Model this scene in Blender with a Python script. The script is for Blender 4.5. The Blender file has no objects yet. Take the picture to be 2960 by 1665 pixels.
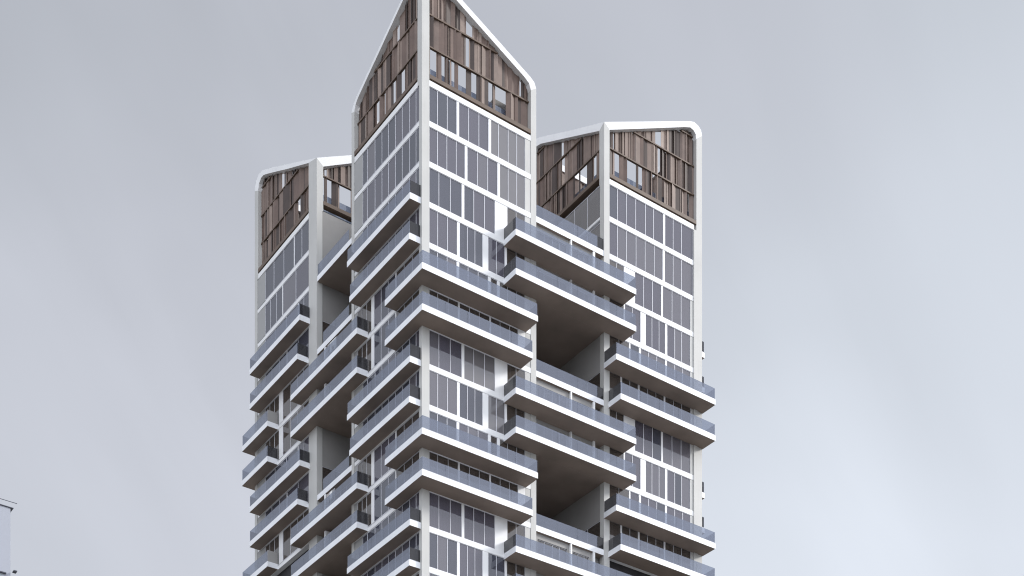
import bpy, bmesh, math, random
from mathutils import Vector
random.seed(11)
SC = bpy.context.scene
COL = SC.collection
ZO = 1.6                      # eye height: heights below are measured from the viewer's eye
FH = 3.4
def L(k): return 103.5 - FH * k + ZO          # floor level k, counted down from the roof deck

# ------------------------------------------------------------------ materials
def new_mat(name):
    m = bpy.data.materials.new(name); m.use_nodes = True
    nt = m.node_tree; nt.nodes.clear()
    out = nt.nodes.new('ShaderNodeOutputMaterial')
    return m, nt, out
def paint(name, col, rough=0.55, var=0.08, scale=0.6, streak=0.0, bump=0.0, spec=0.5, metal=0.0):
    m, nt, out = new_mat(name)
    N = nt.nodes.new; lk = nt.links.new
    p = N('ShaderNodeBsdfPrincipled'); lk(p.outputs[0], out.inputs[0])
    p.inputs['Roughness'].default_value = rough
    p.inputs['Metallic'].default_value = metal
    p.inputs['Specular IOR Level'].default_value = spec
    tc = N('ShaderNodeTexCoord')
    n1 = N('ShaderNodeTexNoise'); n1.inputs['Scale'].default_value = scale; n1.inputs['Detail'].default_value = 6
    lk(tc.outputs['Object'], n1.inputs['Vector'])
    r = N('ShaderNodeValToRGB')
    r.color_ramp.elements[0].position = .3; r.color_ramp.elements[1].position = .7
    r.color_ramp.elements[0].color = [c * (1 - var) for c in col] + [1]
    r.color_ramp.elements[1].color = [min(1, c * (1 + var * .5)) for c in col] + [1]
    lk(n1.outputs[0], r.inputs[0])
    last = r.outputs[0]
    if streak:
        mp = N('ShaderNodeMapping'); mp.inputs['Scale'].default_value = (5, 5, .22)
        lk(tc.outputs['Object'], mp.inputs[0])
        n2 = N('ShaderNodeTexNoise'); n2.inputs['Scale'].default_value = 1.0; n2.inputs['Detail'].default_value = 5
        lk(mp.outputs[0], n2.inputs['Vector'])
        mr = N('ShaderNodeMapRange'); mr.inputs[1].default_value = .55; mr.inputs[2].default_value = .8
        mr.inputs[3].default_value = 0; mr.inputs[4].default_value = streak
        lk(n2.outputs[0], mr.inputs[0])
        mx = N('ShaderNodeMix'); mx.data_type = 'RGBA'
        lk(mr.outputs[0], mx.inputs['Factor']); lk(last, mx.inputs['A'])
        mx.inputs['B'].default_value = [c * .55 for c in col] + [1]
        last = mx.outputs['Result']
    lk(last, p.inputs['Base Color'])
    if bump:
        b = N('ShaderNodeBump'); b.inputs['Strength'].default_value = bump; b.inputs['Distance'].default_value = .01
        n3 = N('ShaderNodeTexNoise'); n3.inputs['Scale'].default_value = 30
        lk(tc.outputs['Object'], n3.inputs['Vector']); lk(n3.outputs[0], b.inputs['Height']); lk(b.outputs[0], p.inputs['Normal'])
    return m
def glass(name, tint, ior, body=0.0, bodycol=(.2, .2, .2), rough=.02, gloss=(1, 1, 1), wavy=0.0, base=0.0):
    m, nt, out = new_mat(name)
    N = nt.nodes.new; lk = nt.links.new
    tr = N('ShaderNodeBsdfTransparent'); tr.inputs[0].default_value = (*tint, 1)
    last = tr.outputs[0]
    if body:
        d = N('ShaderNodeBsdfDiffuse'); d.inputs[0].default_value = (*bodycol, 1)
        mx = N('ShaderNodeMixShader'); mx.inputs[0].default_value = body
        lk(last, mx.inputs[1]); lk(d.outputs[0], mx.inputs[2]); last = mx.outputs[0]
    g = N('ShaderNodeBsdfGlossy'); g.inputs[0].default_value = (*gloss, 1); g.inputs['Roughness'].default_value = rough
    fr = N('ShaderNodeFresnel'); fr.inputs[0].default_value = ior
    ad = N('ShaderNodeMath'); ad.operation = 'ADD'; ad.use_clamp = True; ad.inputs[1].default_value = base
    ge = N('ShaderNodeNewGeometry'); iv = N('ShaderNodeMath'); iv.operation = 'SUBTRACT'; iv.inputs[0].default_value = 1
    lk(ge.outputs['Backfacing'], iv.inputs[1]); mu = N('ShaderNodeMath'); mu.operation = 'MULTIPLY'
    lk(fr.outputs[0], ad.inputs[0]); lk(ad.outputs[0], mu.inputs[0]); lk(iv.outputs[0], mu.inputs[1])
    mx = N('ShaderNodeMixShader'); lk(mu.outputs[0], mx.inputs[0]); lk(last, mx.inputs[1]); lk(g.outputs[0], mx.inputs[2])
    if wavy:
        tc = N('ShaderNodeTexCoord'); n = N('ShaderNodeTexNoise'); n.inputs['Scale'].default_value = .5
        lk(tc.outputs['Object'], n.inputs['Vector'])
        b = N('ShaderNodeBump'); b.inputs['Strength'].default_value = wavy; b.inputs['Distance'].default_value = .02
        lk(n.outputs[0], b.inputs['Height']); lk(b.outputs[0], g.inputs['Normal'])
    lk(mx.outputs[0], out.inputs[0])
    return m

M = {}
M['white'] = paint('white_cladding', (.765, .765, .765), .5, .05, .5, streak=.12)
M['column'] = paint('column_paint', (.50, .495, .475), .6, .07, .35, streak=.15)
M['fascia'] = paint('fascia_paint', (.80, .81, .83), .45, .05, .6, streak=.15)
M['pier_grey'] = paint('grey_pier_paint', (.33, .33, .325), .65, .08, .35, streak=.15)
M['soffit'] = paint('soffit_board', (.245, .192, .158), .7, .22, .35)
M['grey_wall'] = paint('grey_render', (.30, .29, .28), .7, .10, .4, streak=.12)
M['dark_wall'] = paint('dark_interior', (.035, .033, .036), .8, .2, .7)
M['mullion'] = paint('mullion_aluminium', (.62, .62, .66), .4, .05, 1.0)
M['browns'] = [paint('timber_screen_a', (.150, .102, .082), .65, .18, 1.2, streak=.35),
               paint('timber_screen_b', (.198, .145, .120), .65, .18, 1.2, streak=.35),
               paint('timber_screen_c', (.060, .041, .034), .65, .18, 1.2, streak=.35),
               paint('timber_screen_d', (.270, .205, .170), .65, .18, 1.2, streak=.35)]
M['rail'] = paint('bronze_rail', (.110, .072, .048), .5, .15, 1.0)
M['sill'] = paint('bronze_sill', (.105, .085, .066), .5, .15, .6)
M['curtains'] = [paint('curtain_grey', (.66, .63, .645), .85, .06, .8),
                 paint('curtain_lilac', (.42, .41, .48), .85, .06, .8),
                 paint('curtain_warm', (.74, .71, .69), .85, .06, .8),
                 paint('curtain_slate', (.23, .245, .31), .85, .06, .8)]
M['panes'] = [glass('window_glass_' + n, (.72, .72, .76), 1.6, wavy=.25, base=.02, body=b, bodycol=c) for n, b, c in
              (('grey', .62, (.225, .215, .222)), ('lilac', .58, (.128, .121, .152)), ('slate', .55, (.085, .090, .118)), ('pale', .62, (.170, .162, .185)))]
M['door_pane'] = glass('door_glass', (.55, .55, .56), 1.8, wavy=.15, base=.01, body=.36, bodycol=(.15, .124, .108))
M['railing'] = glass('railing_glass', (.66, .70, .77), 1.5, body=.38, bodycol=(.205, .228, .298), rough=.06, base=0.02)
M['end_panel'] = glass('tinted_end_glass', (.34, .34, .36), 1.4, body=.30, bodycol=(.085, .083, .088), rough=.05)
M['end_grey'] = glass('grey_end_glass', (.36, .36, .38), 1.4, body=.55, bodycol=(.125, .125, .13), rough=.05)
M['channel'] = paint('railing_channel', (.42, .43, .46), .4, .05, 1.0)
M['deck'] = paint('roof_deck', (.25, .25, .25), .8, .1, .4)

# ------------------------------------------------------------------ mesh builders
class MB:
    def __init__(s): s.v = []; s.f = []; s.mi = []
    def hexa(s, pts, mi=0):
        b = len(s.v); s.v += [tuple(p) for p in pts]
        for q in ((0, 3, 2, 1), (4, 5, 6, 7), (0, 1, 5, 4), (1, 2, 6, 5), (2, 3, 7, 6), (3, 0, 4, 7)):
            s.f.append([b + i for i in q]); s.mi.append(mi)
    def box(s, x0, x1, y0, y1, z0, z1, mi=0, bottom=None):
        x0, x1 = min(x0, x1), max(x0, x1); y0, y1 = min(y0, y1), max(y0, y1)
        s.hexa([(x0, y0, z0), (x1, y0, z0), (x1, y1, z0), (x0, y1, z0), (x0, y0, z1), (x1, y0, z1), (x1, y1, z1), (x0, y1, z1)], mi)
        if bottom is not None: s.mi[-6] = bottom
    def poly_prism(s, pts2, z0, z1, mi=0, bottom=None):        # plan outline (counter-clockwise) raised from z0 to z1
        b = len(s.v); n = len(pts2)
        s.v += [(x, y, z0) for x, y in pts2] + [(x, y, z1) for x, y in pts2]
        s.f.append([b + i for i in reversed(range(n))]); s.mi.append(mi if bottom is None else bottom)
        s.f.append([b + n + i for i in range(n)]); s.mi.append(mi)
        for i in range(n):
            j = (i + 1) % n
            s.f.append([b + i, b + j, b + n + j, b + n + i]); s.mi.append(mi)
    def build(s, name, mats, parent=None):
        me = bpy.data.meshes.new(name); me.from_pydata(s.v, [], s.f); me.update()
        for m in (mats if isinstance(mats, list) else [mats]): me.materials.append(m)
        for p, i in zip(me.polygons, s.mi): p.material_index = i
        bm = bmesh.new(); bm.from_mesh(me); bmesh.ops.recalc_face_normals(bm, faces=bm.faces); bm.to_mesh(me); bm.free()
        o = bpy.data.objects.new(name, me); COL.objects.link(o)
        if parent: o.parent = parent
        return o
def tag(o, label=None, cat=None, group=None, kind=None):
    if label: o['label'] = label
    if cat: o['category'] = cat
    if group: o['group'] = group
    if kind: o['kind'] = kind
    return o

class Face:
    """A vertical plane of the building: a = along it, w = out of it, z = up."""
    def __init__(s, kind, pos): s.kind = kind; s.pos = pos
    def p(s, a, w, z):
        k = s.kind
        if k == 'front': return (a, s.pos - w, z)
        if k == 'left': return (s.pos - w, a, z)
        if k == 'right': return (s.pos + w, a, z)
        if k == 'back': return (a, s.pos + w, z)
    def box(s, mb, a0, a1, w0, w1, z0, z1, mi=0, bottom=None):
        p = s.p(a0, w0, z0); q = s.p(a1, w1, z1)
        mb.box(p[0], q[0], p[1], q[1], z0, z1, mi, bottom)

tower = bpy.data.objects.new('apartment_tower', None); COL.objects.link(tower)
tag(tower, 'tall white framed residential tower with glass balconies and brown slatted screens at its pointed tops', 'apartment tower')

T1F, T1L = Face('front', 0), Face('left', 0)
T2F, T2L, T2R = Face('front', 0), Face('left', 19.55), Face('right', 31.5)
T3L, T3F = Face('left', 0), Face('front', 18.3)

# ------------------------------------------------------------------ windows
def curtain_strip(mb, F, a0, a1, z0, z1, w, mi):
    n = max(4, int((a1 - a0) / .09)); ph = random.uniform(0, 6)
    am = random.uniform(.006, .022); per = random.uniform(.26, .5)
    b = len(mb.v)
    for i in range(n + 1):
        a = a0 + (a1 - a0) * i / n
        ww = w + am * math.sin(ph + a / per * 6.283) + .4 * am * math.sin(2.3 * ph + a * 9)
        mb.v.append(F.p(a, ww, z0)); mb.v.append(F.p(a, ww, z1))
    for i in range(n):
        mb.f.append([b + 2 * i, b + 2 * i + 2, b + 2 * i + 3, b + 2 * i + 1]); mb.mi.append(mi)
def window(F, a0, a1, z0, z1, mull, door=False, cover=None, kindset=None, bare=None, pset=None):
    fr = MB(); t = .025 if door else .04
    fr_w0, fr_w1 = -.12, -.02
    F.box(fr, a0, a1, fr_w0, fr_w1, z1 - .04, z1)
    F.box(fr, a0, a1, fr_w0, fr_w1, z0, z0 + .05)
    F.box(fr, a0, a0 + .03, fr_w0, fr_w1, z0 + .05, z1 - .04)
    F.box(fr, a1 - .03, a1, fr_w0, fr_w1, z0 + .05, z1 - .04)
    for m_ in mull: F.box(fr, m_ - t / 2 - .005, m_ + t / 2 + .005, fr_w0 + .04, fr_w1, z0 + .05, z1 - .04)
    o = fr.build('balcony_door' if door else 'window', M['mullion'], tower)
    pb = random.choice(pset or [0, 1, 1, 2, 2, 3])
    pn = MB(); cuts = [a0 + .03] + list(mull) + [a1 - .03]
    for i in range(len(cuts) - 1):
        tl = random.uniform(-.004, .004); tz = random.uniform(-.004, .004)
        aa, bb = cuts[i], cuts[i + 1]
        if i > 0: aa += .02
        if i < len(cuts) - 2: bb -= .02
        pts = [F.p(aa, -.062 - tl, z0 + .05), F.p(bb, -.062 + tl, z0 + .05), F.p(bb, -.047 + tl, z0 + .05), F.p(aa, -.047 - tl, z0 + .05),
               F.p(aa, -.062 - tl + tz, z1 - .04), F.p(bb, -.062 + tl + tz, z1 - .04), F.p(bb, -.047 + tl + tz, z1 - .04), F.p(aa, -.047 - tl + tz, z1 - .04)]
        pn.hexa(pts, 0 if door else (pb if random.random() < .8 else random.choice([1, 2, 3])))
    pn.build('pane', M['door_pane'] if door else M['panes'], o)
    cu = MB()
    if cover is None: cover = .55 if door else .93
    base = random.choice(kindset or [0, 0, 1, 1, 1, 3, 3])
    for i in range(len(cuts) - 1):
        if random.random() < cover and i != bare:
            mi = base if random.random() < .75 else random.choice([0, 1, 3])
            aa, bb = cuts[i], cuts[i + 1]
            if not door:
                if i == 0: aa -= .02
                if i == len(cuts) - 2: bb += .02
            if random.random() < .12 and not door: bb = aa + (bb - aa) * random.uniform(.55, .9)
            if door: bb = aa + (bb - aa) * random.uniform(.3, .8)
            curtain_strip(cu, F, aa, bb, z0 + .04, z1 - .06, -.30 if door else -.115, mi)
    if cu.v: cu.build('curtain', M['curtains'], o)
    return o

def row_z(k): return L(k + 1), L(k) - .47

# ------------------------------------------------------------------ central tower, faces to the street
W, D, X = 'W', 'D', 'X'
P1 = {0: [(W, .72, 3.48, [1.55, 2.53]), (X, 3.48, 3.71), (W, 3.71, 6.77, [4.71, 5.77]), (X, 6.77, 7.02), (W, 7.02, 10.66, [7.82, 8.85, 9.77])],
      1: [(W, .72, 4.32, [1.55, 2.49, 3.44]), (X, 4.32, 4.56), (W, 4.56, 7.71, [5.61, 6.69]), (X, 7.71, 7.95), (W, 7.95, 10.66, [8.85, 9.77])]}
C1 = {2: [(W, .72, 4.0, [1.69, 2.84]), (X, 4.0, 4.24), (W, 4.24, 7.44, [5.24, 6.36]), (X, 7.44, 8.74), (D, 8.74, 10.66, [9.7])],
      3: [(W, .72, 3.53, [1.57, 2.56]), (X, 3.53, 3.77), (W, 3.77, 6.16, [4.58, 5.36]), (X, 6.16, 6.73), (W, 6.73, 8.5, [7.6]), (X, 8.5, 8.7), (D, 8.7, 10.66, [9.7])],
      0: [(W, .72, 3.48, [1.55, 2.51]), (X, 3.48, 3.72), (W, 3.72, 6.73, [4.65, 5.69]), (X, 6.73, 6.98), (D, 6.98, 7.69, []), (X, 7.69, 7.94), (D, 7.94, 10.66, [8.8, 9.78])],
      1: [(D, .72, 3.64, [1.57, 2.63]), (X, 3.64, 3.78), (D, 3.78, 6.88, [4.8, 5.82]), (X, 6.88, 7.01), (D, 7.01, 9.9, [8.0, 9.0]), (X, 9.9, 10.66)]}
P2 = {0: [(W, 20.17, 26.66, [21.13, 22.19, 23.31, 24.49, 25.48]), (X, 26.66, 26.88), (W, 26.88, 30.4, [27.9, 28.95])],
      1: [(W, 20.17, 26.6, [21.13, 22.19, 23.35, 24.45, 25.56]), (X, 26.6, 26.84), (W, 26.84, 30.4, [27.9, 28.95])]}
C2 = {2: [(D, 20.17, 21.9, [21.0]), (X, 21.9, 23.2), (W, 23.2, 26.42, [24.27, 25.34]), (X, 26.42, 26.6), (W, 26.6, 30.06, [27.76, 28.9])],
      3: [(D, 20.17, 21.85, []), (X, 21.85, 22.0), (W, 22.0, 23.88, [22.9]), (X, 23.88, 24.5), (W, 24.5, 26.9, [25.28, 26.15]), (X, 26.9, 27.14), (W, 27.14, 30.04, [28.1, 28.97])],
      0: [(D, 20.17, 22.5, [21.3]), (X, 22.5, 22.65), (W, 22.65, 23.7, []), (X, 23.7, 23.92), (W, 23.92, 26.9, [24.88, 25.87]), (X, 26.9, 27.1), (W, 27.1, 30.06, [28.1, 29.1])],
      1: [(D, 20.17, 21.5, []), (X, 21.5, 21.65), (D, 21.65, 23.6, [22.61]), (X, 23.6, 23.75), (D, 23.75, 26.76, [24.75, 25.77]), (X, 26.76, 26.9), (D, 26.9, 30.1, [27.96, 28.95])]}
def facade(F, prime, cyc, nrows, edge0, edge1):
    piers = []
    for k in range(nrows):
        z0, z1 = row_z(k)
        segs = prime[k] if k in prime else cyc[k % 4]
        for s_ in segs:
            if s_[0] == X:
                mb = MB(); F.box(mb, s_[1], s_[2], -.3, .0, z0 - .001, z1 + .001); piers.append((mb, s_[2] - s_[1]))
            else:
                window(F, s_[1], s_[2], z0, z1, s_[3], door=(s_[0] == D), pset=[1, 1, 2, 2, 1, 3] if s_[1] > 18 else None)
        end = max(s_[2] for s_ in segs)
        if edge1 - end > .05:
            mb = MB(); F.box(mb, end, edge1, -.3, .0, z0 - .001, z1 + .001); piers.append((mb, None))
    for mb, wdt in piers: mb.build('pier', M['white' if wdt else 'column'], tower)
    for k in range(nrows + 1):
        mb = MB(); F.box(mb, edge0, edge1, -.5, .03, L(k) - .47, L(k)); mb.build('floor_band', M['white'], tower)
facade(T1F, P1, C1, 13, .70, 11.26)
facade(T2F, P2, C2, 10, 20.15, 30.5)

# left faces
def left_rows(F, v0, v1, nrows, shift):
    bands = []
    for k in range(nrows):
        z0, z1 = row_z(k)
        if shift == 1:
            if k >= 4 and k % 4 in (0, 1):
                segs = [(D, .42, 4.15, [1.6, 2.9]), (X, 4.15, 4.3), (W, 4.3, 7.9, [5.5, 6.7]), (X, 7.9, 8.35), (D, 8.35, 10.8, [9.2, 10.0])]
            else:
                segs = [(W, .42, 4.33, [.99, 2.02, 3.2]), (W, 4.33, 9.87, [5.48, 6.57, 7.75, 9.08])]
        else:
            c = [22.8, 25.2, 22.0, 24.3][k % 4]
            if k >= 4 and k % 4 in (0, 1):
                segs = [(D, 19.85, 25.2, [21, 22.2, 23.6]), (X, 25.2, 26.0), (D, 26.0, 28.9, [27, 28])]
            else:
                segs = [(W, 19.85, c, [(19.85 + c) / 2]), (X, c, c + .1), (W, c + .1, 28.95, [c + (28.95 - c) * .36, c + (28.95 - c) * .7])]
        for s_ in segs:
            if s_[0] == X:
                mb = MB(); F.box(mb, s_[1], s_[2], -.3, -.0, z0 - .001, z1 + .001); mb.build('pier', M['white'], tower)
            else: window(F, s_[1], s_[2], z0, z1, s_[3], door=(s_[0] == D), kindset=[1, 1, 3, 3], pset=[2, 2, 1, 2], bare=4 if shift == 1 and s_[2] > 9.5 and len(s_[3]) == 4 else None)
        end = max(s_[2] for s_ in segs)
        if v1 - end > .05:
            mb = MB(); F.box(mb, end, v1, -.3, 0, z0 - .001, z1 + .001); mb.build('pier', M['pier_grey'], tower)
    for k in range(nrows + 1):
        mb = MB(); F.box(mb, v0, v1, -.5, -.0 if k else .03, L(k) - (.42 if k else .47), L(k) - (.06 if k else 0)); mb.build('floor_band', M['white'], tower)
left_rows(T1L, .40, 11.3, 13, 1)
left_rows(T3L, 19.83, 30.6, 9, 3)

# ------------------------------------------------------------------ body of each wing
ZB = 0.0
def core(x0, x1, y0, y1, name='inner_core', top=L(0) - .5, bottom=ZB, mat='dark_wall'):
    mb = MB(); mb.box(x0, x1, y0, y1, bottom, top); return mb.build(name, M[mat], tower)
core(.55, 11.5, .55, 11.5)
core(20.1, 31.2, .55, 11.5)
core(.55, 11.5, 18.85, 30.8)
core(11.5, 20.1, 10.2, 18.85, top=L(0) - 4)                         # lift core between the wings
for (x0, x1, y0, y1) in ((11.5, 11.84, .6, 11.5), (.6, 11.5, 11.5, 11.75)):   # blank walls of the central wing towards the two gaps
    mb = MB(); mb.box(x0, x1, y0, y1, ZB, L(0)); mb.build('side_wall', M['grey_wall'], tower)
mb = MB(); mb.box(31.2, 31.5, .6, 11.5, ZB, L(0)); mb.build('side_wall', M['column'], tower)
mb = MB(); mb.box(.6, 11.5, 30.8, 31.1, ZB, L(0)); mb.build('side_wall', M['column'], tower)
# roof decks
for x0, x1, y0, y1 in ((.5, 11.5, .5, 11.5), (20.1, 31.2, .5, 11.5), (.5, 11.5, 18.8, 30.8)):
    mb = MB(); mb.box(x0, x1, y0, y1, L(0) - .49, L(0) - .02); mb.build('roof_deck', M['deck'], tower)
mb = MB(); mb.box(8.9, 11.2, 2.3, 8.0, L(0) - .02, L(0) + 3.7); mb.build('plant_room', M['grey_wall'], tower)

# right wing, wall towards the gap: glazed on top, blank across the two open storeys
def gap_wall(F, a0, a1, solid_rows, glazed_rows, nrows):
    mb = MB()
    for k in range(nrows):
        z0, z1 = L(k + 1) - .47, L(k) - .47
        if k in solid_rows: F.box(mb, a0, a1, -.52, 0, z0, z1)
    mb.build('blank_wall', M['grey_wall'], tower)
    for k in glazed_rows:
        z0, z1 = row_z(k)
        window(F, a0, a1, z0, z1, [a0 + (a1 - a0) * t for t in (.2, .4, .6, .8)], door=True, kindset=[3, 1])
        mb = MB(); F.box(mb, a0, a1, -.5, .03, z0 - .22, z0); mb.build('floor_band', M['white'], tower)
gap_wall(T2L, .55, 10.2, [2, 3, 4, 6, 7, 8, 10, 11], [0, 1, 5, 9], 12)
gap_wall(T3F, .55, 11.5, [0, 1, 2, 4, 5, 6, 8, 9], [3, 7], 10)

# ------------------------------------------------------------------ columns
def col_box(x0, x1, y0, y1, z1, mat='column'):
    mb = MB(); mb.box(x0, x1, y0, y1, ZB, z1); return mb.build('column', M[mat], tower)
CZ = L(0) - .47
col_box(-.045, .70, -.045, .40, CZ); col_box(11.26, 11.84, -.045, .60, CZ); col_box(-.045, .6, 11.3, 11.75, CZ)
col_box(19.505, 20.15, -.045, .55, CZ); col_box(30.5, 31.5, -.045, .6, CZ)
mb = MB(); mb.box(30.42, 30.85, -.11, .0, ZB, CZ); mb.build('column_fin', M['column'], tower)
col_box(-.045, .55, 18.255, 19.83, CZ); col_box(-.045, .6, 30.6, 31.15, CZ)

# ------------------------------------------------------------------ balconies
def railing_run(mb, ch, x0, y0, x1, y1, z, h=1.06, t=.024, pan=2.3):
    d = math.hypot(x1 - x0, y1 - y0); n = max(1, round(d / pan))
    for i in range(n):
        g = .018
        t0, t1 = (i + (g / d * n if i else 0)) / n, (i + 1 - 0) / n
        ax, ay = x0 + (x1 - x0) * t0, y0 + (y1 - y0) * t0
        bx, by = x0 + (x1 - x0) * t1, y0 + (y1 - y0) * t1
        if abs(x1 - x0) > abs(y1 - y0): mb.box(ax, bx, ay - t / 2, ay + t / 2, z - .03, z + h)
        else: mb.box(ax - t / 2, ax + t / 2, ay, by, z - .03, z + h)
    if abs(x1 - x0) > abs(y1 - y0): ch.box(x0, x1, y0 - .03, y0 + .03, z, z + .055)
    else: ch.box(x0 - .03, x0 + .03, y0, y1, z, z + .055)
def balcony(outline, z, runs, ends, thick=.5, solid_end=None, endmat='end_panel'):
    """outline: plan of the slab, ccw; runs: glass fronts; ends: dark side panels."""
    mb = MB(); mb.poly_prism(outline, z - thick, z, 0, bottom=1)
    b = mb.build('balcony', [M['fascia'], M['soffit']], tower)
    g, c = MB(), MB()
    for r in runs: railing_run(g, c, *r, z)
    g.build('railing', M['railing'], b)
    if ends:
        for r in ends:
            e = MB(); railing_run(e, c, *r, z, pan=9)
            e.build('end_panel', M[endmat], b)
    c.build('channel', M['channel'], b)
    if solid_end:
        s_ = MB(); s_.box(*solid_end, z, z + 1.1); s_.build('end_wall', M['grey_wall'], b)
    return b
PF, PL, I = 1.8, 1.13, .05
def wrap(k, rx, ly):
    z = L(k) + (.05)
    balcony([(-PL, -PF), (rx, -PF), (rx, 0), (0, 0), (0, ly), (-PL, ly)], z,
            [(-PL + I, -PF + I, rx - I, -PF + I), (-PL + I, -PF + I + .03, -PL + I, ly - I)],
            [(rx - I, -PF + I + .03, rx - I, 0), (-PL + I + .03, ly - I, 0, ly - I)])
def front_b(k, x0, x1, dz=-.1, wrapr=False):
    z = L(k) + dz
    balcony([(x0, -PF), (x1, -PF), (x1, 0), (x0, 0)], z,
            [(x0 + I, -PF + I, x1 - I, -PF + I)] + ([(x1 - I, -PF + I + .03, x1 - I, 0)] if wrapr else []),
            [(x0 + I, -PF + I + .03, x0 + I, 0)] + ([] if wrapr else [(x1 - I, -PF + I + .03, x1 - I, 0)]), endmat='end_grey')
def left_b(k, y0, y1, dz=.1, solid=False, wrapl=False):
    z = L(k) + dz
    out = [(-PL, y0), (0, y0), (0, y1), (-PL, y1)]
    if wrapl: out = [(-PL, y0), (0, y0), (0, 31.15), (.9, 31.15), (.9, y1), (-PL, y1)]
    balcony(out, z, [(-PL + I, y0 + I, -PL + I, y1 - I)] + ([(-PL + I + .03, y1 - I, .9, y1 - I)] if wrapl else []),
            ([] if solid else [(-PL + I + .03, y0 + I, 0, y0 + I)]) + ([] if wrapl else [(-PL + I + .03, y1 - I, 0, y1 - I)]),
            solid_end=(-PL + .04, -.02, y0 + .03, y0 + .09) if solid else None)
for k in (5, 9, 13): wrap(k, 10.73, 4.17)
for k in (6, 10, 14): wrap(k, 10.2, 4.17)
for k in (3, 7, 11): left_b(k, 0.12, 10.68, dz=.12); left_b(k + 1, .2, 10.25, dz=.2)
for k in (3, 4, 7, 8, 11, 12): front_b(k, 8.35, 21.84, dz=-.16 if k % 4 == 3 else -.13)
for k in (5, 9): front_b(k, 19.5, 31.6, dz=-.05, wrapr=True); front_b(k + 1, 20.0, 31.6, dz=-.05, wrapr=True)
for k in (5, 6, 9, 10): left_b(k, 8.93, 21.44, dz=.2 if k % 4 == 1 else .15)
for k in (3, 7): left_b(k, 19.61, 30.14, dz=.15); left_b(k + 1, 20.07, 30.14, dz=.12)
for k in (5, 9): left_b(k, 26.2, 31.8, dz=.1, solid=True, wrapl=True); left_b(k + 1, 26.25, 31.85, dz=.1, wrapl=True)
for k in (3, 4, 7, 8):                                              # balconies on the far right side, only their tips show
    z = L(k) - .1
    balcony([(31.5, 1.6), (33.35, 1.6), (33.35, 9), (31.5, 9)], z, [(33.3, 1.65, 33.3, 8.95)], [(31.53, 1.65, 33.27, 1.65)])

# ------------------------------------------------------------------ gap storeys: floor plates with terraces, rooms below, voids between
def gap_floor(x0, x1, y0, y1, k, dz=0.0, name='gap_slab'):
    mb = MB(); mb.box(x0, x1, y0, y1, L(k) - .5 + dz, L(k) + dz, 0, bottom=1)
    return mb.build(name, [M['fascia'], M['soffit']], tower)
for k in (2, 6, 10):                                                # right gap: terrace
    o = gap_floor(11.85, 19.54, .0, 10.2, k, name='terrace')
    g, c, e = MB(), MB(), MB()
    railing_run(g, c, 11.9, .06, 18.8, .06, L(k), 1.08); g.build('railing', M['railing'], o)
    railing_run(e, c, 18.85, .06, 19.5, .06, L(k), 1.08); e.build('end_panel', M['end_panel'], o)
    c.build('channel', M['channel'], o)
    for kk in (k, k + 1):                                           # rooms under it
        z0, z1 = L(kk + 1), L(kk) - .5
        window(Face('front', .33), 12.2, 15.5, z0, z1 - .5, [13.0, 13.9, 14.7], door=True, cover=.5, kindset=[0])
        window(Face('front', .33), 16.1, 18.0, z0, z1 - .5, [16.8, 17.5], door=True, cover=.5, kindset=[0])
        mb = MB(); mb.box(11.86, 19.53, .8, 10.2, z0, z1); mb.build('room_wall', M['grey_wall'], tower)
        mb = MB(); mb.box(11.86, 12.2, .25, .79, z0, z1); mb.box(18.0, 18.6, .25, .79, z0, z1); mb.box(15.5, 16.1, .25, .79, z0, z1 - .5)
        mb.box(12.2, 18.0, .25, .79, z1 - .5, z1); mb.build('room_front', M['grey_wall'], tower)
        mb = MB(); mb.box(15.72, 15.88, .02, .25, z0, z1); mb.build('fin', M['white'], tower)
        mb = MB(); mb.box(18.3, 18.52, .02, .25, z0, z1); mb.build('fin', M['white'], tower)
for k in (3, 4, 7, 8, 11, 12): gap_floor(11.845, 19.545, .001, 10.2, k, dz=-.13 if k % 4 == 0 else -.16)
for k in (2, 4, 8, 12):                                             # left gap: terraces
    o = gap_floor(.0, 10.0, 11.76, 18.29, k, name='terrace')
    g, c, e = MB(), MB(), MB()
    railing_run(g, c, .06, 12.4, .06, 17.2 if k > 2 else 18.2, L(k), 1.08); g.build('railing', M['railing'], o)
    c.build('channel', M['channel'], o)
    if k == 2: continue
    for kk in (k, k + 1):
        z0, z1 = L(kk + 1), L(kk) - .5
        window(Face('left', .9), 12.2, 16.6, z0, z1, [13.3, 14.4, 15.5], door=True, cover=.5, kindset=[3, 0])
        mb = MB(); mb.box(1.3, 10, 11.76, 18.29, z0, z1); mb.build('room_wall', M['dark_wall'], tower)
        mb = MB(); mb.box(.6, 1.3, 11.76, 12.2, z0, z1); mb.box(.6, 1.3, 16.6, 18.29, z0, z1); mb.build('room_front', M['grey_wall'], tower)
        mb = MB(); mb.box(.02, .9, 16.7, 16.95, z0, z1); mb.build('fin', M['white'], tower)
for k in (5, 6, 9, 10): gap_floor(.001, 10.0, 11.765, 18.285, k, dz=.2 if k % 4 == 1 else .15)

# ------------------------------------------------------------------ lower storeys, below the picture
mb = MB()
for k in range(14, 30):
    z = L(k)
    mb.box(-.0, 11.84, -.03, 11.8, z - .47, z); mb.box(19.55, 31.5, -.03, 11.5, z - .47, z); mb.box(-.03, 11.5, 18.3, 31.1, z - .47, z)
    if k % 4 in (0, 1): mb.box(-1.1, 8, -1.5, 0, z - .5, z + .01); mb.box(19.6, 31.6, -1.5, 0, z - .5, z + .01)
    else: mb.box(8.4, 21.8, -1.5, 0, z - .5, z + .01)
mb.build('lower_storeys', M['white'], tower)

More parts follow.
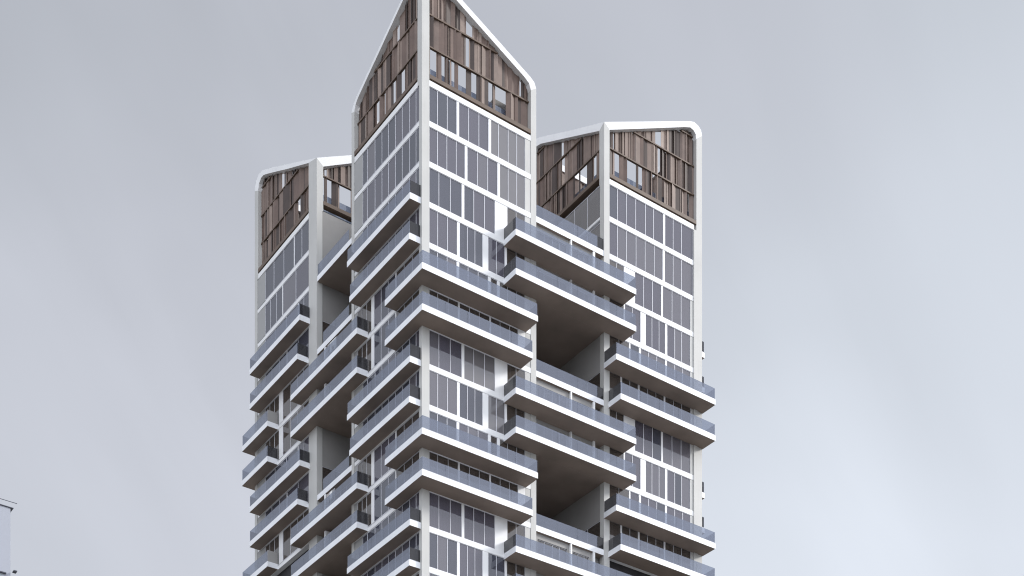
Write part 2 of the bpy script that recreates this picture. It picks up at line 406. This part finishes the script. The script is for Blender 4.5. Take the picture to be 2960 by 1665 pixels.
# ------------------------------------------------------------------ crowns
def ring(mb, F, outer, inner, w0, w1, mi=0):
    n = len(outer)
    b = len(mb.v)
    for (a, z), (c, y) in zip(outer, inner):
        mb.v += [F.p(a, w1, z + ZO), F.p(c, w1, y + ZO), F.p(c, w0, y + ZO), F.p(a, w0, z + ZO)]
    for i in range(n - 1):
        for j in range(4):
            k = (j + 1) % 4
            mb.f.append([b + 4 * i + j, b + 4 * i + k, b + 4 * i + 4 + k, b + 4 * i + 4 + j]); mb.mi.append(mi)
    mb.f.append([b, b + 1, b + 2, b + 3]); mb.mi.append(mi)
    e = b + 4 * (n - 1); mb.f.append([e + 3, e + 2, e + 1, e]); mb.mi.append(mi)
def interp(path, a):
    best = None
    for (a0, z0), (a1, z1) in zip(path[:-1], path[1:]):
        if min(a0, a1) - 1e-6 <= a <= max(a0, a1) + 1e-6 and abs(a1 - a0) > 1e-4:
            z = z0 + (z1 - z0) * (a - a0) / (a1 - a0)
            best = z if best is None else max(best, z)
    return best
RH = [104.0, 106.62, 109.35, 112.1, 114.6]
def screen(F, inner, w, parent, gaps, base=104.0, gapprob=0.0):
    """slatted screen inside the frame outline 'inner'; gaps[row] = [(a0, a1)] left open"""
    lo = min(p[0] for p in inner) + .01; hi = max(p[0] for p in inner) - .01
    mb = MB(); rl = MB(); lap = .13 if F.kind == 'left' else .075
    for r in range(4):
        zb, zt = RH[r] + .05, RH[r + 1] - .05
        a = lo
        g = gaps.get(r, [])
        tone = random.choice([0, 1])
        while a < hi - .02:
            wd = min(random.choice([.12, .15, .2, .26, .36, .5]) * random.uniform(.85, 1.15), hi - a)
            hit = None
            for g0, g1 in g:
                if a < g1 - .01 and a + wd > g0 + .01: hit = (g0, g1)
            if hit:
                if a < hit[0] - .05: wd = hit[0] - a
                else: a = hit[1]; continue
            e = a + wd
            zz0, zz1 = interp(inner, a + .004), interp(inner, e - .004)
            if zz0 is None or zz1 is None: a = e; continue
            t0, t1 = min(zt, zz0), min(zt, zz1)
            if max(t0, t1) > zb + .05:
                t0, t1 = max(t0, zb + .01), max(t1, zb + .01)
                ang = random.uniform(-.11, .11); off = random.uniform(-.08, .06)
                q = random.random()
                mi = tone if q < .45 else (2 if q < .72 else (1 - tone if q < .9 else 3))
                wa, wb = w + off - ang, w + off + ang
                ov0 = 0 if any(abs(a - g1) < .02 for g0, g1 in g) or a < lo + .1 else lap
                ov1 = 0 if any(abs(e - g0) < .02 for g0, g1 in g) or e > hi - .1 else lap
                ea, eb = a - ov0, e + ov1
                pts = [F.p(ea, wa, zb), F.p(eb, wb, zb), F.p(eb, wb + .035, zb), F.p(ea, wa + .035, zb),
                       F.p(ea, wa, t0), F.p(eb, wb, t1), F.p(eb, wb + .035, t1), F.p(ea, wa + .035, t0)]
                mb.hexa([(x, y, z + ZO) for x, y, z in pts], mi)
            a = e
    mb.build('slat_screen', M['browns'], parent)
    # horizontal rails, clipped where the sloping frame cuts them
    for r in range(1, 4):
        z = RH[r]
        n = 60; xs = [lo + (hi - lo) * i / n for i in range(n + 1)]
        ok = [x for x in xs if (interp(inner, x) or 0) > z + .1]
        if ok: F.box(rl, min(ok), max(ok), w - .03, w + .17, z - .06 + ZO, z + .06 + ZO)
    F.box(rl, lo, hi, w - .1, .06, 103.66 + ZO, 104.0 + ZO)
    rl.build('screen_rail', M['rail'], parent)
def crown(faces, gaps_l, height_note=None):
    first = None
    for (F, outer, inner, gp) in faces:
        mb = MB(); ring(mb, F, outer, inner, -.6, .045)
        nl = len(outer) - 2
        for i in range(4): mb.mi[i] = 1; mb.mi[nl * 4 + i] = 1
        o = mb.build('crown_frame', [M['white'], M['column']], tower)
        screen(F, inner, -.42, o, gp)
def roof_rail(x0, x1, y0, y1):
    g, c = MB(), MB()
    railing_run(g, c, x0, y0, x1, y0, L(0), 1.75); railing_run(g, c, x0, y0, x0, y1, L(0), 1.75)
    o = g.build('roof_railing', M['railing'], tower); c.build('channel', M['channel'], o)
B0 = 103.03
# central wing: peak on the near corner
crown([
    (T1F, [(0, B0), (0, 113.6), (6, 110.95), (11.2, 108.62), (11.62, 108.35), (11.84, 107.9), (11.84, B0)],
          [(.70, B0), (.70, 112.75), (6, 110.38), (10.6, 108.3), (11.05, 108.0), (11.26, 107.5), (11.26, B0)],
          {0: [(.98, 1.67), (2.16, 2.57), (3.26, 3.54), (3.85, 4.73), (5.23, 5.78), (6.96, 7.48), (7.78, 8.9)], 1: [(4.68, 4.98), (10.3, 10.5)], 2: [(4.68, 5.36)]}),
    (T1L, [(-.043, B0), (-.043, 113.6), (6, 110.9), (11.0, 108.65), (11.45, 108.35), (11.75, 107.8), (11.75, B0)],
          [(.64, B0), (.64, 112.95), (6, 110.52), (10.6, 108.45), (11.05, 108.1), (11.25, 107.6), (11.25, B0)],
          {0: [(3.35, 3.98), (4.92, 5.16), (6.52, 6.84), (7.33, 8.07)], 2: [(4.21, 4.68)]}),
    (Face('right', 11.84), [(.62, B0), (.62, 108.1), (6, 107.2), (11.1, 106.2), (11.1, B0)], [(1.2, B0), (1.2, 107.5), (6, 106.7), (10.5, 105.7), (10.5, B0)], {}),
    (Face('back', 11.75), [(.62, B0), (.62, 108.0), (6, 107.2), (11.84, 106.2), (11.84, B0)], [(1.2, B0), (1.2, 107.4), (6, 106.7), (11.2, 105.7), (11.2, B0)], {}),
], None)
# right wing: low near corner, rising outwards
crown([
    (T2F, [(19.55, B0), (19.55, 108.4), (24, 110.42), (29.9, 113.1), (30.5, 113.28), (31.05, 113.15), (31.4, 112.85), (31.5, 112.4), (31.5, B0)],
          [(20.15, B0), (20.15, 107.95), (24, 109.76), (29.3, 112.27), (30.0, 112.55), (30.45, 112.45), (30.7, 112.2), (30.78, 111.8), (30.78, B0)],
          {0: [(21.09, 21.67), (22.49, 23.62), (23.91, 24.45), (25.64, 26.09), (26.69, 27.1), (29.95, 30.31)], 1: [(20.81, 21.05), (26.34, 26.64)], 2: [(25.99, 26.64)]}),
    (T2L, [(-.043, B0), (-.043, 108.38), (5, 110.72), (9.8, 113.05), (10.9, 113.4), (11.5, 112.6), (11.5, B0)],
          [(.64, B0), (.64, 108.0), (5, 110.1), (9.6, 112.3), (10.4, 112.5), (10.8, 112.0), (10.8, B0)],
          {0: [(1.49, 1.9), (2.87, 3.9), (4.27, 4.7)], 1: [(6.38, 6.88)], 2: [(6.4, 6.85)]}),
    (T2R, [(.62, B0), (.62, 112.6), (11.5, 112.6), (11.5, B0)], [(1.3, B0), (1.3, 112.0), (10.9, 112.0), (10.9, B0)], {}),
    (Face('back', 11.5), [(20.2, B0), (20.2, 112.6), (30.8, 112.6), (30.8, B0)], [(20.8, B0), (20.8, 112.0), (30.2, 112.0), (30.2, B0)], {}),
], None)
# left wing
crown([
    (T3L, [(18.3, B0), (18.3, 107.75), (24, 110.6), (28.0, 112.6), (29.6, 113.3), (30.3, 113.35), (30.9, 112.95), (31.15, 112.2), (31.15, B0)],
          [(19.83, B0), (19.83, 108.2), (24, 110.15), (28.0, 112.1), (29.2, 112.65), (29.75, 112.7), (30.2, 112.4), (30.4, 111.8), (30.4, B0)],
          {0: [(22.04, 22.92)], 2: [(25.58, 25.99)], 1: [(25.58, 25.8)]}),
    (T3F, [(-.043, B0), (-.043, 107.73), (4, 109.75), (9.7, 112.7), (11, 112.9), (11.5, 112.2), (11.5, B0)],
          [(.64, B0), (.64, 107.2), (4, 109.0), (9.4, 111.9), (10.4, 112.2), (10.8, 111.6), (10.8, B0)],
          {0: [(.72, .95), (1.22, 1.8), (2.62, 3.8)], 1: [(.93, 1.22)]}),
    (Face('back', 31.15), [(.62, B0), (.62, 112.4), (11.5, 112.4), (11.5, B0)], [(1.2, B0), (1.2, 111.8), (10.9, 111.8), (10.9, B0)], {}),
    (Face('right', 11.5), [(18.92, B0), (18.92, 112.4), (30.5, 112.4), (30.5, B0)], [(19.6, B0), (19.6, 111.8), (29.9, 111.8), (29.9, B0)], {}),
], None)
roof_rail(.8, 11.0, .8, 11.0); roof_rail(20.35, 30.6, .8, 11.0); roof_rail(.8, 10.9, 19.1, 30.4)

# ------------------------------------------------------------------ washing hung out on the balconies
M['steel'] = paint('rack_steel', (.55, .55, .56), .35, .05, 2, metal=.6)
M['cloths'] = [paint('white_cloth', (.78, .78, .76), .9, .06, 2), paint('grey_cloth', (.30, .30, .31), .9, .1, 2), paint('check_cloth', (.45, .42, .40), .9, .25, 9)]
def washing(u, v, z, label, seed):
    rnd = random.Random(seed)
    o = bpy.data.objects.new('drying_rack', None); COL.objects.link(o); o.location = (u, v, z)
    tag(o, label, 'drying rack', 'racks of washing on the balconies')
    f = MB()
    for y in (-.8, .8):
        f.box(-.02, .02, y - .02, y + .02, 0, 1.9); f.box(-.3, .3, y - .02, y + .02, 0, .04)
    f.box(-.018, .018, -.85, .85, 1.9, 1.94); f.box(-.015, .015, -.8, .8, .9, .93)
    f.build('rack_frame', M['steel'], o)
    y = -.74
    while y < .55:
        w = rnd.uniform(.3, .5); h = rnd.uniform(.55, 1.0); c = MB(); n = 8; b0 = 0
        for s_ in (-1, 1):
            for i in range(n + 1):
                yy = y + w * i / n; wv = .025 * math.sin(i * 1.9 + seed)
                c.v += [(s_ * .02, yy, 1.945), (s_ * (.05) + wv, yy, 1.945 - h * (1 - .12 * (i % 3 == 0)))]
        for q in (0, 2 * (n + 1)):
            for i in range(n): c.f.append([q + 2 * i, q + 2 * i + 2, q + 2 * i + 3, q + 2 * i + 1]); c.mi.append(0)
        for i in range(n): c.f.append([2 * i, 2 * i + 2, 2 * (n + 1) + 2 * i + 2, 2 * (n + 1) + 2 * i]); c.mi.append(0)
        c.build('cloth', M['cloths'][rnd.choice([0, 0, 1, 2])], o)
        y += w + .04
washing(-.45, 14.9, L(9) + .2, 'lower of two racks of white and grey washing, on the left balcony beside the column', 3)
washing(-.45, 14.6, L(5) + .2, 'upper of two racks of white and grey washing, on the left balcony four floors higher', 8)

# ------------------------------------------------------------------ ground
mb = MB(); mb.box(-4000, 4000, -4000, 4000, -1.0, 0.0)
tag(mb.build('ground', paint('ground_paving', (.20, .195, .185), .85, .25, .05)), kind='structure')

# ------------------------------------------------------------------ far tower at the left edge
CAMX, CAMY = -69.55, -110.07
fx, fy, fz = 26.4, 190.2, 155.6 + ZO
far = bpy.data.objects.new('apartment_building', None); COL.objects.link(far); far.location = (fx, fy, 0)
tag(far, 'pale bluish high-rise far away at the lower left edge, with thin dark roof rails', 'building')
M['far_wall'] = paint('haze_toned_panel', (.34, .355, .40), .5, .04, .05)  # distance haze put into the wall colour, close to the sky tone
M['far_dark'] = paint('roof_edge_metal', (.05, .055, .075), .5, .1, .5)
M['far_glass'] = paint('haze_toned_glazing', (.31, .335, .39), .45, .04, .05)  # glazing colour carries the same painted haze
mb = MB(); mb.box(-26, 0, 0, 24, 0, fz); mb.build('wall', M['far_wall'], far)
mb = MB(); mb.box(-26.2, .55, -.2, 24, fz, fz + .12); mb.build('roof_edge', M['far_dark'], far)
mb = MB(); mb.box(-26, 1.2, -.3, -.22, fz + 1.05, fz + 1.14)
for x in (-24, -18, -12): mb.box(x - .03, x + .03, -.29, -.23, fz + .12, fz + 1.05)
mb.build('roof_rail', M['far_dark'], far)
for i in range(3):
    z = fz - 12.9 - i * 12
    mb = MB(); mb.box(-26.1, -.9, -.4, -.0, z - .12, z + .08); mb.box(.35, 1.0, -1.0, 0, z + .5, z + .7); mb.build('ledge', M['far_dark'], far)
for i in range(4):
    mb = MB(); mb.box(-24 + i * 6, -20.5 + i * 6, -.06, -.0, 20, fz - 3); mb.build('window', M['far_glass'], far)

# ------------------------------------------------------------------ light
world = bpy.data.worlds.new('World'); SC.world = world; world.use_nodes = True
nt = world.node_tree; nt.nodes.clear(); N = nt.nodes.new; lk = nt.links.new
sun_dir = Vector((.80, -.42, .48)).normalized()
wo = N('ShaderNodeOutputWorld')
sky = N('ShaderNodeTexSky'); sky.sky_type = 'NISHITA'; sky.sun_disc = False
sky.sun_elevation = math.asin(sun_dir.z); sky.sun_rotation = math.atan2(sun_dir.x, sun_dir.y)
bg1 = N('ShaderNodeBackground'); bg1.inputs[1].default_value = .08; lk(sky.outputs[0], bg1.inputs[0])
tc = N('ShaderNodeTexCoord')
def vdot(vec):
    n = N('ShaderNodeVectorMath'); n.operation = 'DOT_PRODUCT'; n.inputs[1].default_value = vec
    lk(tc.outputs['Generated'], n.inputs[0]); return n.outputs['Value']
def math_(op, a, b, clamp=False):
    n = N('ShaderNodeMath'); n.operation = op; n.use_clamp = clamp
    for i, x in enumerate((a, b)):
        if isinstance(x, (int, float)): n.inputs[i].default_value = x
        else: lk(x, n.inputs[i])
    return n.outputs[0]
def mrange(x, a, b, c, d, smooth=True):
    n = N('ShaderNodeMapRange')
    if smooth: n.interpolation_type = 'SMOOTHSTEP'
    n.inputs[1].default_value = a; n.inputs[2].default_value = b; n.inputs[3].default_value = c; n.inputs[4].default_value = d
    lk(x, n.inputs[0]); return n.outputs[0]
mp = N('ShaderNodeMapping'); mp.inputs['Scale'].default_value = (1.0, 1.0, 1.5); mp.inputs['Rotation'].default_value = (.35, .2, .6)
lk(tc.outputs['Generated'], mp.inputs[0])
nz = N('ShaderNodeTexNoise'); nz.inputs['Scale'].default_value = 3.2; nz.inputs['Detail'].default_value = 3; nz.inputs['Roughness'].default_value = .45; nz.inputs['Distortion'].default_value = .4
lk(mp.outputs[0], nz.inputs['Vector'])
nz2 = N('ShaderNodeTexNoise'); nz2.inputs['Scale'].default_value = 2.1; nz2.inputs['Detail'].default_value = 2
lk(tc.outputs['Generated'], nz2.inputs['Vector'])
right = vdot((.813, -.582, 0)); upz = vdot((0, 0, 1)); behind_fill = vdot(tuple(Vector((.15, -1, .55)).normalized()))
val = math_('ADD', .552, math_('MULTIPLY', math_('SUBTRACT', nz.outputs[0], .5), .20))
def comb(*v):
    n = N('ShaderNodeCombineXYZ')
    for i, x in enumerate(v): lk(x, n.inputs[i])
    return n.outputs[0]
st = Vector((.813, -.582, 0)) * .62 + Vector((0, 0, -.78)); pr = Vector((.813, -.582, 0)) * .78 + Vector((0, 0, .62))
wisp = N('ShaderNodeTexNoise'); wisp.inputs['Scale'].default_value = 1.0; wisp.inputs['Detail'].default_value = 4; wisp.inputs['Roughness'].default_value = .5; wisp.inputs['Distortion'].default_value = .6
lk(comb(math_('MULTIPLY', vdot(tuple(st)), 2.6), math_('MULTIPLY', vdot(tuple(pr)), 8.5), vdot((.582, .813, 0))), wisp.inputs['Vector'])
val = math_('ADD', val, math_('MULTIPLY', math_('SUBTRACT', wisp.outputs[0], .5), .15))
val = math_('ADD', val, mrange(vdot((.632, .652, .420)), .991, 1.0, 0, .10))
val = math_('ADD', val, mrange(vdot((.715, .500, .490)), .982, 1.0, 0, .05))
val = math_('ADD', val, mrange(right, -.12, .34, 0, .085))
val = math_('ADD', val, mrange(upz, .66, .40, 0, .12))
val = math_('ADD', val, mrange(behind_fill, -.2, .9, 0, .65))  # added brightening of the unseen sky behind the camera, lights the front faces
left_fill = vdot(tuple(Vector((-.85, -.5, .25)).normalized()))
val = math_('ADD', val, mrange(left_fill, -.1, .8, 0, .75))  # added brightening of unseen sky at left-behind, lifts the left faces
cr = N('ShaderNodeMix'); cr.data_type = 'RGBA'
lk(mrange(nz2.outputs[0], .35, .65, 0, 1), cr.inputs['Factor'])
cr.inputs['A'].default_value = (.918, .978, 1.078, 1); cr.inputs['B'].default_value = (.935, .972, 1.08, 1)
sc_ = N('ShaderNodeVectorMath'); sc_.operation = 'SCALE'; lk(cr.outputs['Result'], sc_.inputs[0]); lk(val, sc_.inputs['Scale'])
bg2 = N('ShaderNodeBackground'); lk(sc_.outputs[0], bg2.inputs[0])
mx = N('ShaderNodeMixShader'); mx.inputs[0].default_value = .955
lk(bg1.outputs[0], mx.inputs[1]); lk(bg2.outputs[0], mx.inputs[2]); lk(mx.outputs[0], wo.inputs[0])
sl = bpy.data.lights.new('sun', 'SUN'); sl.energy = 3.0; sl.angle = math.radians(12); sl.color = (1, .97, .93)
so = bpy.data.objects.new('sun', sl); COL.objects.link(so); so.rotation_euler = (-sun_dir).to_track_quat('-Z', 'Y').to_euler()
so.location = (0, -60, 160)

# ------------------------------------------------------------------ camera
cam = bpy.data.cameras.new('camera'); co = bpy.data.objects.new('camera', cam); COL.objects.link(co)
co.location = (CAMX, CAMY, ZO); co.rotation_euler = (math.radians(90), 0, -math.atan2(.582, .813))
cam.sensor_width = 36; cam.lens = 4495 / 2960 * 36; cam.shift_y = (3800 - 832.5) / 2960; cam.clip_end = 9000
SC.camera = co
SC.view_settings.view_transform = 'Standard'; SC.view_settings.look = 'None'
SC.view_settings.exposure = 0; SC.view_settings.gamma = 1
SC.render.film_transparent = False
SC.render.filter_size = 1.1
try:
    SC.cycles.filter_width = 1.1
    SC.cycles.use_denoising = True
    SC.cycles.denoiser = 'OPENIMAGEDENOISE'
    SC.cycles.transparent_max_bounces = 24; SC.cycles.max_bounces = 10
except Exception: pass
